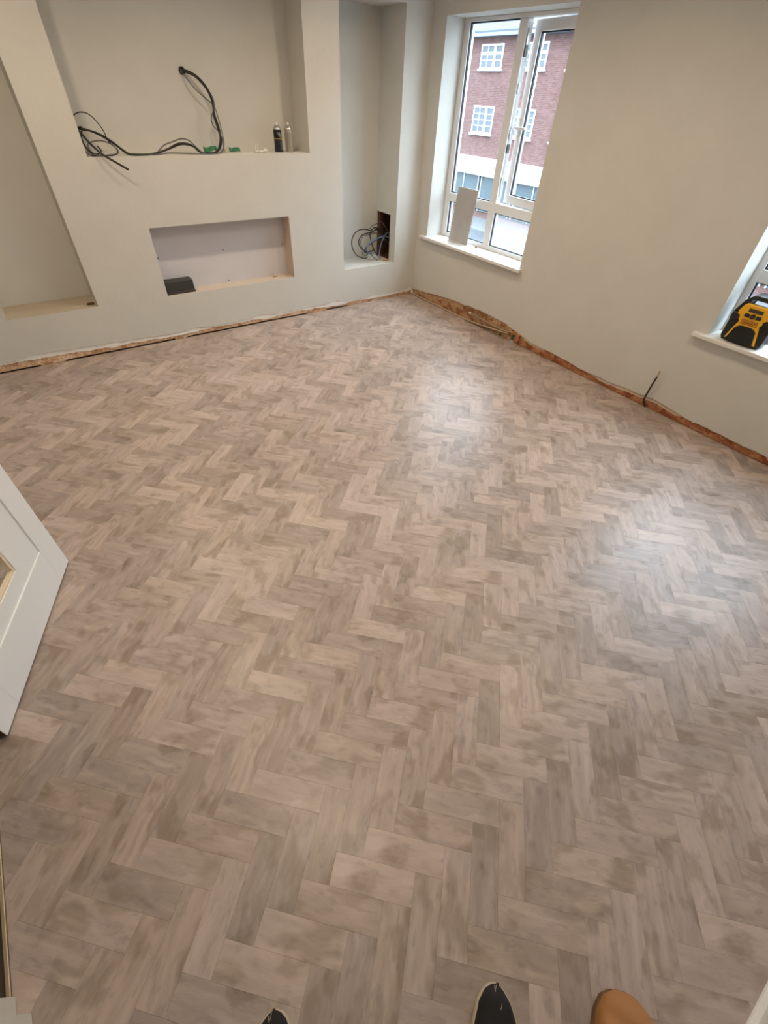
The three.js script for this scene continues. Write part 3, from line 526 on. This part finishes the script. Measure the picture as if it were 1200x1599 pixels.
// ---------------------------------------------------------------- things in the tall right niche
{
  const A = (u, v, z) => onA(u, v, z), g = 'cables coming out of the hatch';
  const P = (x, y) => [520 + x / 9.23, 310 + y / 9.23];
  const q = HATCH, inside = [-0.15, 0.6];
  const H_ = (y, z) => V3(-0.2, y, z);
  const cc = (start, list, r, m, label) => single('cable', tube([...(start ? [V3(-0.15, start[0], start[1])] : []), ...list.map(([x, y, z]) => A(...P(x, y), z))], r * 1.3, 110, 7), m, label, 'cable', g);
  cc([0.52, -0.25], [[700, 340, -0.26], [620, 370, -0.24], [560, 400, -0.23], [520, 450, -0.22]], 0.0032, M.greyCable, 'short grey cable poking out at the top of the hatch');
  cc([0.46, -0.24], [[660, 430, -0.24], [590, 470, -0.22], [540, 460, -0.2], [460, 445, -0.19], [380, 455, -0.18], [310, 510, -0.16], [272, 620, -0.15], [290, 730, -0.14], [350, 820, -0.13], [430, 858, -0.12], [490, 858, -0.12]], 0.0038, M.blackCable, 'black cable making the widest loop out of the hatch');
  cc([0.44, -0.22], [[640, 450, -0.24], [560, 490, -0.22], [480, 505, -0.2], [410, 540, -0.19], [374, 620, -0.18], [390, 690, -0.17], [440, 745, -0.16], [520, 765, -0.16], [600, 745, -0.18]], 0.0042, M.blackCable, 'black cable making a middle loop out of the hatch');
  cc([0.43, -0.2], [[630, 500, -0.22], [540, 520, -0.2], [440, 540, -0.18], [405, 610, -0.17], [415, 690, -0.16], [450, 760, -0.14], [500, 800, -0.13], [470, 820, -0.12], [430, 800, -0.12], [425, 760, -0.13]], 0.0036, M.greyCable, 'grey cable making the inner loop out of the hatch');
  cc([0.5, -0.18], [[620, 420, -0.22], [555, 460, -0.2], [535, 520, -0.19], [550, 600, -0.17], [575, 690, -0.15], [610, 770, -0.13], [650, 830, -0.12]], 0.0042, M.blackCable, 'black cable dropping in an S beside the hatch');
  cc([0.5, -0.14], [[740, 545, -0.14], [660, 570, -0.14], [560, 620, -0.13], [500, 680, -0.12], [485, 740, -0.11], [510, 780, -0.11], [560, 800, -0.11]], 0.006, M.blueCable, 'thick blue grey cable curling down from the hatch');
  cc([0.52, -0.12], [[800, 490, -0.14], [745, 545, -0.1], [705, 630, -0.08], [680, 730, -0.07], [668, 830, -0.06], [675, 885, -0.06]], 0.004, M.blueCable, 'pale blue cable falling in front of the hatch');
  cc([0.45, -0.16], [[700, 590, -0.16], [600, 610, -0.15], [530, 660, -0.14], [470, 720, -0.13], [455, 770, -0.12], [520, 780, -0.12], [580, 840, -0.1], [640, 890, -0.08]], 0.0035, M.blackCable, 'thin black cable ending on the niche base below the hatch');
  const b = onY(...P(580, 870), RIGHTN.y0), t = thing('junction_box', 'small white junction box under the tangle of cables', 'junction box', [b.x, RIGHTN.y0, b.z]);
  t.rotation.y = 0.1;
  part('box_body', new RoundedBoxGeometry(0.11, 0.036, 0.05, 2, 0.006).translate(0, 0.018, 0), M.whitePlastic, t);
  part('box_lid', new RoundedBoxGeometry(0.09, 0.006, 0.04, 2, 0.002).translate(0, 0.038, 0), M.whitePlastic, t);
  part('screw', new THREE.CylinderGeometry(0.004, 0.004, 0.003, 10).translate(0.03, 0.042, 0), M.metal, t);
  const r = onY(...P(745, 895), RIGHTN.y0);
  const crumb = single('plaster_rubble', [new THREE.IcosahedronGeometry(0.016, 1).scale(1.2, 0.6, 0.9).translate(0, 0.009, 0), new THREE.IcosahedronGeometry(0.011, 1).scale(1.3, 0.7, 1).translate(0.025, 0.007, 0.008), new THREE.IcosahedronGeometry(0.009, 1).translate(-0.02, 0.008, 0.004)], std({ color: lin(0.55, 0.33, 0.22), roughness: 0.9 }), 'orange plaster rubble at the foot of the hatch', 'rubble');
  crumb.position.set(Math.min(r.x, RIGHTN.x1 - 0.04), RIGHTN.y0, r.z);
}
// bits in the tall left niche
{
  const p = onY(146, 475.5, LEFTN.y0 + 0.003), m = single('wall_plug', new THREE.CylinderGeometry(0.007, 0.009, 0.05, 12).rotateZ(Math.PI / 2 - 0.05).translate(0, 0.009, 0), M.oldWood, 'small brown wall plug lying in the tall left niche', 'wall plug');
  m.position.set(Math.min(p.x, LEFTN.x1 - 0.04), LEFTN.y0 + 0.0035, p.z);
}

// ---------------------------------------------------------------- along the foot of the window wall
{
  const p = (a, r, m, label, cat) => single('heating_pipe', tube(a.map(([u, v, x]) => { const q = onB(u, v, x); q.y = Math.max(q.y, r + 0.001); return q; }), r, 60, 10), m, label, cat);
  const dull = std({ color: lin(0.5, 0.36, 0.24), roughness: 0.5, metalness: 0.3 });
  p([[643.5, 461, -0.012], [670, 473, -0.012], [700, 487, -0.012], [730, 500, -0.012], [762, 511, -0.011], [794, 521, -0.01]], 0.0075, dull, 'long pale copper pipe running along the skirting gap from the corner', 'pipe');
  p([[734, 488, -0.009], [748, 496, -0.009], [766, 506, -0.009], [782, 514, -0.009], [795, 519.5, -0.009]], 0.0075, std({ color: lin(0.36, 0.25, 0.16), roughness: 0.5, metalness: 0.3 }), 'short brown pipe above the long pipe by the broken brick', 'pipe');
  const e = onB(642, 460.5, -0.014); const v = single('end_fitting', [new THREE.CylinderGeometry(0.012, 0.012, 0.026, 14).rotateX(Math.PI / 2), new THREE.CylinderGeometry(0.009, 0.009, 0.02, 12).translate(0, 0.014, 0)], M.whitePlastic, 'small white pipe end cap in the room corner', 'pipe cap'); v.position.set(-0.018, 0.02, 0.022);
  const e2 = onB(735, 489, -0.009), w2 = single('end_fitting', new THREE.CylinderGeometry(0.011, 0.011, 0.03, 14).rotateX(Math.PI / 2), std({ color: lin(0.6, 0.5, 0.4), roughness: 0.6 }), 'cream cap on the end of the short brown pipe', 'pipe cap'); w2.position.set(-0.013, e2.y, e2.z);
}
// black cable tail rising from the skirting gap
{
  const G = (x, y, d) => onB(970 + x / 12, 560 + y / 12, d);
  const t = thing('cable_tail', 'stiff black cable tail standing at the foot of the window wall', 'cable');
  const pts = [G(440, 925, -0.012), G(435, 840, -0.016), G(435, 760, -0.02), G(500, 640, -0.026), G(580, 500, -0.032), G(690, 325, -0.04)]; pts[0].y = Math.max(pts[0].y, 0.004);
  part('sheath', tube(pts, 0.006, 50, 9), std({ color: lin(0.02, 0.012, 0.009), roughness: 0.6 }), t);
  part('bare_tip', tube([G(686, 332, -0.04), G(700, 295, -0.042), G(735, 240, -0.046)], 0.0075, 10, 9), std({ color: lin(0.6, 0.5, 0.36), roughness: 0.6 }), t);
}
// tile leaning in the first window
{
  const y = WIN.y0 + 0.001, bl = onY(702, 374, y), br = onY(731.5, 383, y), tl = onB(720, 295.5, 0.17), w = 0.262, h = 0.43, th = 0.011;
  const m = single('leaning_tile', new RoundedBoxGeometry(w, h, th, 2, 0.0015).translate(0, h / 2, 0), std({ color: lin(0.5, 0.48, 0.46), map: texture(256, 256, (i, j) => { const v = 225 + 30 * pfbm(i / 256, j / 256, 3, 4, 71); return [v, v, v]; }), roughness: 0.45 }), 'pale grey tile leaning against the window frame on the sill', 'tile');
  const a = Math.atan2(br.x - bl.x, br.z - bl.z); m.position.set(0.118, y + 0.001, (bl.z + br.z) / 2 - 0.004); m.rotation.order = 'YXZ'; m.rotation.set(0, -Math.PI / 2, 0); m.rotateX(-0.115);
  m.rotateZ(0.0);
  const c = onY(743.5, 387, y), k = single('plaster_crumb', new THREE.IcosahedronGeometry(0.012, 1).scale(1.2, 0.6, 0.8).translate(0, 0.007, 0), std({ color: lin(0.3, 0.2, 0.13), roughness: 0.9 }), 'brown crumb on the window sill beside the tile', 'crumb'); k.position.set(c.x, y - 0.001, c.z);
}
// site radio on the second sill
{
  const y = WIN.y0, t = thing('site_radio', 'yellow and black jobsite radio with carry handle on the window sill', 'radio', [0.0, y, 3.207]);
  t.rotation.y = -Math.PI / 2 + 0.0;                        // local x runs along the wall, local +z faces the room
  const mirror = (half) => poly([...half, ...half.slice().reverse().map(([x, q]) => [-x, q])]);
  // rugged frame with the handle opening
  const cage = mirror([[-0.105, 0.0], [-0.117, 0.02], [-0.117, 0.165], [-0.088, 0.235], [-0.055, 0.266], [-0.03, 0.27]]);
  const hole = new THREE.Path(); [[-0.07, 0.2], [-0.056, 0.252], [0.056, 0.252], [0.07, 0.2]].forEach(([x, q], i) => (i ? hole.lineTo(x, q) : hole.moveTo(x, q))); hole.closePath(); cage.holes.push(hole);
  part('roll_cage', ext(cage, 0.11, 0.006).translate(0, 0, -0.125), M.black, t);
  const body = mirror([[-0.088, 0.018], [-0.07, 0.085], [-0.058, 0.122], [-0.068, 0.138], [-0.088, 0.15], [-0.087, 0.178], [-0.074, 0.212], [-0.062, 0.224]]);
  part('front_panel', ext(body, 0.03, 0.006).translate(0, 0, -0.028), M.yellow, t).userData.label = 'yellow front panel';
  part('speaker_grille', ext(mirror([[-0.079, 0.008], [-0.058, 0.09], [-0.04, 0.104], [-0.02, 0.108]]), 0.012, 0.003).translate(0, 0, -0.004), std({ color: lin(0.01, 0.01, 0.01), roughness: 0.75 }), t);
  for (const s of [-1, 1]) part('bumper', ext(poly([[s * 0.112, 0.125], [s * 0.072, 0.137], [s * 0.064, 0.15], [s * 0.075, 0.162], [s * 0.112, 0.17]].slice()), 0.03, 0.004).translate(0, 0, -0.022), M.black, t);
  part('display', ext(roundedRect(-0.037, 0.041, 0.186, 0.205, 0.002), 0.004).translate(0.0, 0, 0.0), std({ color: lin(0.045, 0.043, 0.025), roughness: 0.2 }), t);
  const pill = (a, b, c) => ext(poly(a), 0.006, 0.002).translate(b, c, 0.001);
  part('button_pad', pill([[-0.045, -0.004], [-0.04, -0.01], [-0.014, -0.012], [-0.016, 0.008], [-0.04, 0.009]], -0.003, 0.167), M.black, t);
  part('button_pad', pill([[0.045, -0.004], [0.04, -0.01], [0.014, -0.012], [0.016, 0.008], [0.04, 0.009]], 0.003, 0.167), M.black, t);
  const knob = part('tuning_knob', new THREE.CylinderGeometry(0.0125, 0.0135, 0.014, 24).rotateX(Math.PI / 2).translate(0, 0.167, 0.008), M.black, t);
  part('knob_cap', new THREE.CylinderGeometry(0.006, 0.006, 0.002, 16).rotateX(Math.PI / 2).translate(0, 0.167, 0.016), std({ color: lin(0.06, 0.06, 0.05), roughness: 0.4 }), knob);
  const logo = document.createElement('canvas'); logo.width = 512; logo.height = 128; const x = logo.getContext('2d');
  x.fillStyle = '#1a1410'; x.fillRect(0, 0, 512, 128); x.fillStyle = '#d9901c'; x.fillRect(12, 12, 488, 104); x.fillStyle = '#1a1410'; x.font = 'bold 100px sans-serif'; x.textAlign = 'center'; x.textBaseline = 'middle'; x.save(); x.translate(256, 68); x.scale(1.08, 1); x.fillText('DeWALT', 0, 0, 440); x.restore();
  const lt = new THREE.CanvasTexture(logo); lt.colorSpace = THREE.SRGBColorSpace;
  part('name_plate', new THREE.BoxGeometry(0.09, 0.024, 0.003).translate(0, 0.129, 0.003), [M.black, M.black, M.black, M.black, std({ map: lt, roughness: 0.4 }), M.black], t);
  part('battery_bay', new RoundedBoxGeometry(0.19, 0.2, 0.05, 2, 0.01).translate(0, 0.105, -0.13), M.black, t);
}

// ---------------------------------------------------------------- at the photographer's feet
function shoe(tip, dir, label, mirrored) {
  // local: toe at the origin, shoe runs back along -z
  const t = thing('canvas_shoe', label, 'shoe', [tip[0], 0, tip[1]], 'worn black canvas shoes'); t.rotation.y = Math.atan2(dir[0], dir[1]);
  const L = 0.28, m = mirrored ? -1 : 1, prof = [[0, 0.0], [0.006, 0.016], [0.022, 0.033], [0.048, 0.047], [0.085, 0.052], [0.13, 0.045], [0.18, 0.036], [0.23, 0.033], [0.262, 0.026], [0.275, 0.014], [0.28, 0]];
  const W = (s) => { for (let i = 0; i < prof.length - 1; i++) if (s <= prof[i + 1][0]) { const q = (s - prof[i][0]) / (prof[i + 1][0] - prof[i][0]); return prof[i][1] + (prof[i + 1][1] - prof[i][1]) * q; } return 0; };
  const bend = (s) => m * 0.012 * Math.sin(s / L * Math.PI) - m * 0.006 * (1 - s / 0.06) * (s < 0.06 ? 1 : 0);
  const outline = (d) => { const a = []; for (let i = 0; i <= 40; i++) { const s = L * (0.5 - 0.5 * Math.cos(Math.PI * i / 40)); a.push([bend(s) + W(s) + d, -s]); } for (let i = 40; i >= 0; i--) { const s = L * (0.5 - 0.5 * Math.cos(Math.PI * i / 40)); a.push([bend(s) - W(s) - d, -s]); } return a; };
  const sole = poly(outline(0.0045).map(([a, b]) => [a, -b]));
  part('sole', ext(sole, 0.022, 0.003).rotateX(-Math.PI / 2).rotateY(0).applyMatrix4(new THREE.Matrix4().makeScale(1, 1, 1)), std({ color: lin(0.5, 0.43, 0.33), roughness: 0.7 }), t);
  const top = (s) => 0.024 + 0.03 * smooth(-0.004, 0.03, s) + 0.05 * smooth(0.06, 0.19, s), pos = [], NS = 40, NA = 16, idx = [];
  for (let i = 0; i <= NS; i++) { const s = 0.001 + (L - 0.002) * (0.5 - 0.5 * Math.cos(Math.PI * i / NS)); for (let j = 0; j <= NA; j++) { const a = Math.PI * j / NA, c = Math.cos(a), n = Math.sin(a), frag = s < 0.02 ? 0.0022 * (noise(j * 1.7, i * 1.3, 5) - 0.5) : 0; pos.push(bend(s) + Math.sign(c) * Math.pow(Math.abs(c), 0.75) * (W(s) + frag), 0.018 + (top(s) - 0.018) * Math.pow(n, 0.8), s - 2 * s + 0.0035 * (i === 0 ? noise(j * 2.3, 1, 8) : 0)); } }
  for (let i = 0; i < NS; i++) for (let j = 0; j < NA; j++) { const a = i * (NA + 1) + j, b = a + NA + 1; idx.push(a, a + 1, b, b, a + 1, b + 1); }
  const g = new THREE.BufferGeometry(); g.setAttribute('position', new THREE.Float32BufferAttribute(pos, 3)); g.setIndex(idx); g.computeVertexNormals();
  const cloth = std({ color: lin(0.011, 0.0105, 0.011), roughness: 0.9, side: THREE.DoubleSide });
  const up = part('upper', g, cloth, t);
  part('collar', tube(Array.from({ length: 16 }, (_, i) => { const a = i / 16 * Math.PI * 2; return V3(bend(0.21) + 0.03 * Math.cos(a), 0.1 + 0.002 * Math.sin(a), -0.215 + 0.05 * Math.sin(a)); }), 0.006, 48, 8, true), cloth, t);
  for (let k = 0; k < 4; k++) { const s = 0.09 + k * 0.022; part('lace', tube([V3(bend(s) - 0.026, top(s) - 0.006, -s), V3(bend(s), top(s) + 0.002, -s - 0.005), V3(bend(s) + 0.026, top(s) - 0.006, -s)], 0.0028, 14, 6), std({ color: lin(0.03, 0.03, 0.03), roughness: 0.9 }), t); }
  // worn stitching and a pale scuff at the toe
  for (const [x, s, r] of [[0.004, 0.004, 0.5], [0.01, 0.007, -0.4], [-0.005, 0.03, 0.1]]) part('frayed_thread', tube([V3(bend(s) + x, top(s) - 0.0005, -s), V3(bend(s) + x + 0.003 * r, top(s + 0.006) + 0.0015, -s - 0.006), V3(bend(s) + x + 0.006 * r, top(s + 0.01) + 0.0006, -s - 0.011)], 0.0008, 8, 5), std({ color: lin(0.35, 0.28, 0.22), roughness: 0.9 }), up);
}
shoe([-3.565, 4.052], [0.35, -0.94], 'black canvas shoe toe with ragged edge, farther from the tan boot', false);
shoe([-3.08, 4.342], [0.86, -0.51], 'black canvas shoe with cream sole edge next to the tan boot', true);
// tan boot: toe towards the room, shaft rising behind it
{
  const t = thing('leather_boot', 'tan leather boot with a rounded toe standing next to the black shoes', 'boot', [-2.822, 0, 4.55]); t.rotation.y = Math.atan2(0.93, -0.36);
  const L = 0.29, prof = [[0, 0.014], [0.012, 0.044], [0.035, 0.064], [0.07, 0.072], [0.11, 0.068], [0.17, 0.044], [0.23, 0.04], [0.27, 0.032], [0.285, 0.02], [0.29, 0.008]];
  const W = (q) => { for (let i = 0; i < prof.length - 1; i++) if (q <= prof[i + 1][0]) { const k = (q - prof[i][0]) / (prof[i + 1][0] - prof[i][0]); return prof[i][1] + (prof[i + 1][1] - prof[i][1]) * k; } return 0.008; };
  const top = (q) => 0.03 + 0.035 * smooth(-0.01, 0.05, q) + 0.12 * smooth(0.06, 0.19, q), pos = [], idx = [], NS = 44, NA = 18;
  for (let i = 0; i <= NS; i++) { const q = L * (0.5 - 0.5 * Math.cos(Math.PI * i / NS)); for (let j = 0; j <= NA; j++) { const a = Math.PI * j / NA, c = Math.cos(a), n = Math.sin(a); pos.push(Math.sign(c) * Math.pow(Math.abs(c), 0.6) * W(q), 0.02 + (top(q) - 0.02) * Math.pow(n, 0.6), -q); } }
  for (let i = 0; i < NS; i++) for (let j = 0; j < NA; j++) { const a = i * (NA + 1) + j, b = a + NA + 1; idx.push(a, a + 1, b, b, a + 1, b + 1); }
  const g = new THREE.BufferGeometry(); g.setAttribute('position', new THREE.Float32BufferAttribute(pos, 3)); g.setIndex(idx); g.computeVertexNormals();
  part('upper', g, std({ color: lin(0.36, 0.16, 0.05), roughness: 0.75, side: THREE.DoubleSide }), t);
  const o = []; for (let i = 0; i <= 40; i++) { const q = L * i / 40; o.push([W(q) + 0.003, q]); } for (let i = 40; i >= 0; i--) { const q = L * i / 40; o.push([-W(q) - 0.003, q]); }
  part('sole', ext(poly(o), 0.024, 0.003).rotateX(-Math.PI / 2), std({ color: lin(0.16, 0.08, 0.035), roughness: 0.8 }), t);
  part('collar', tube(Array.from({ length: 16 }, (_, i) => { const a = i / 16 * Math.PI * 2; return V3(0.034 * Math.cos(a), 0.185, -0.215 + 0.055 * Math.sin(a)); }), 0.007, 48, 8, true), std({ color: lin(0.22, 0.1, 0.04), roughness: 0.8 }), t);
}

scene.traverse((o) => { if (o.isMesh) { o.castShadow = true; o.receiveShadow = true; } });
renderer.render(scene, camera);
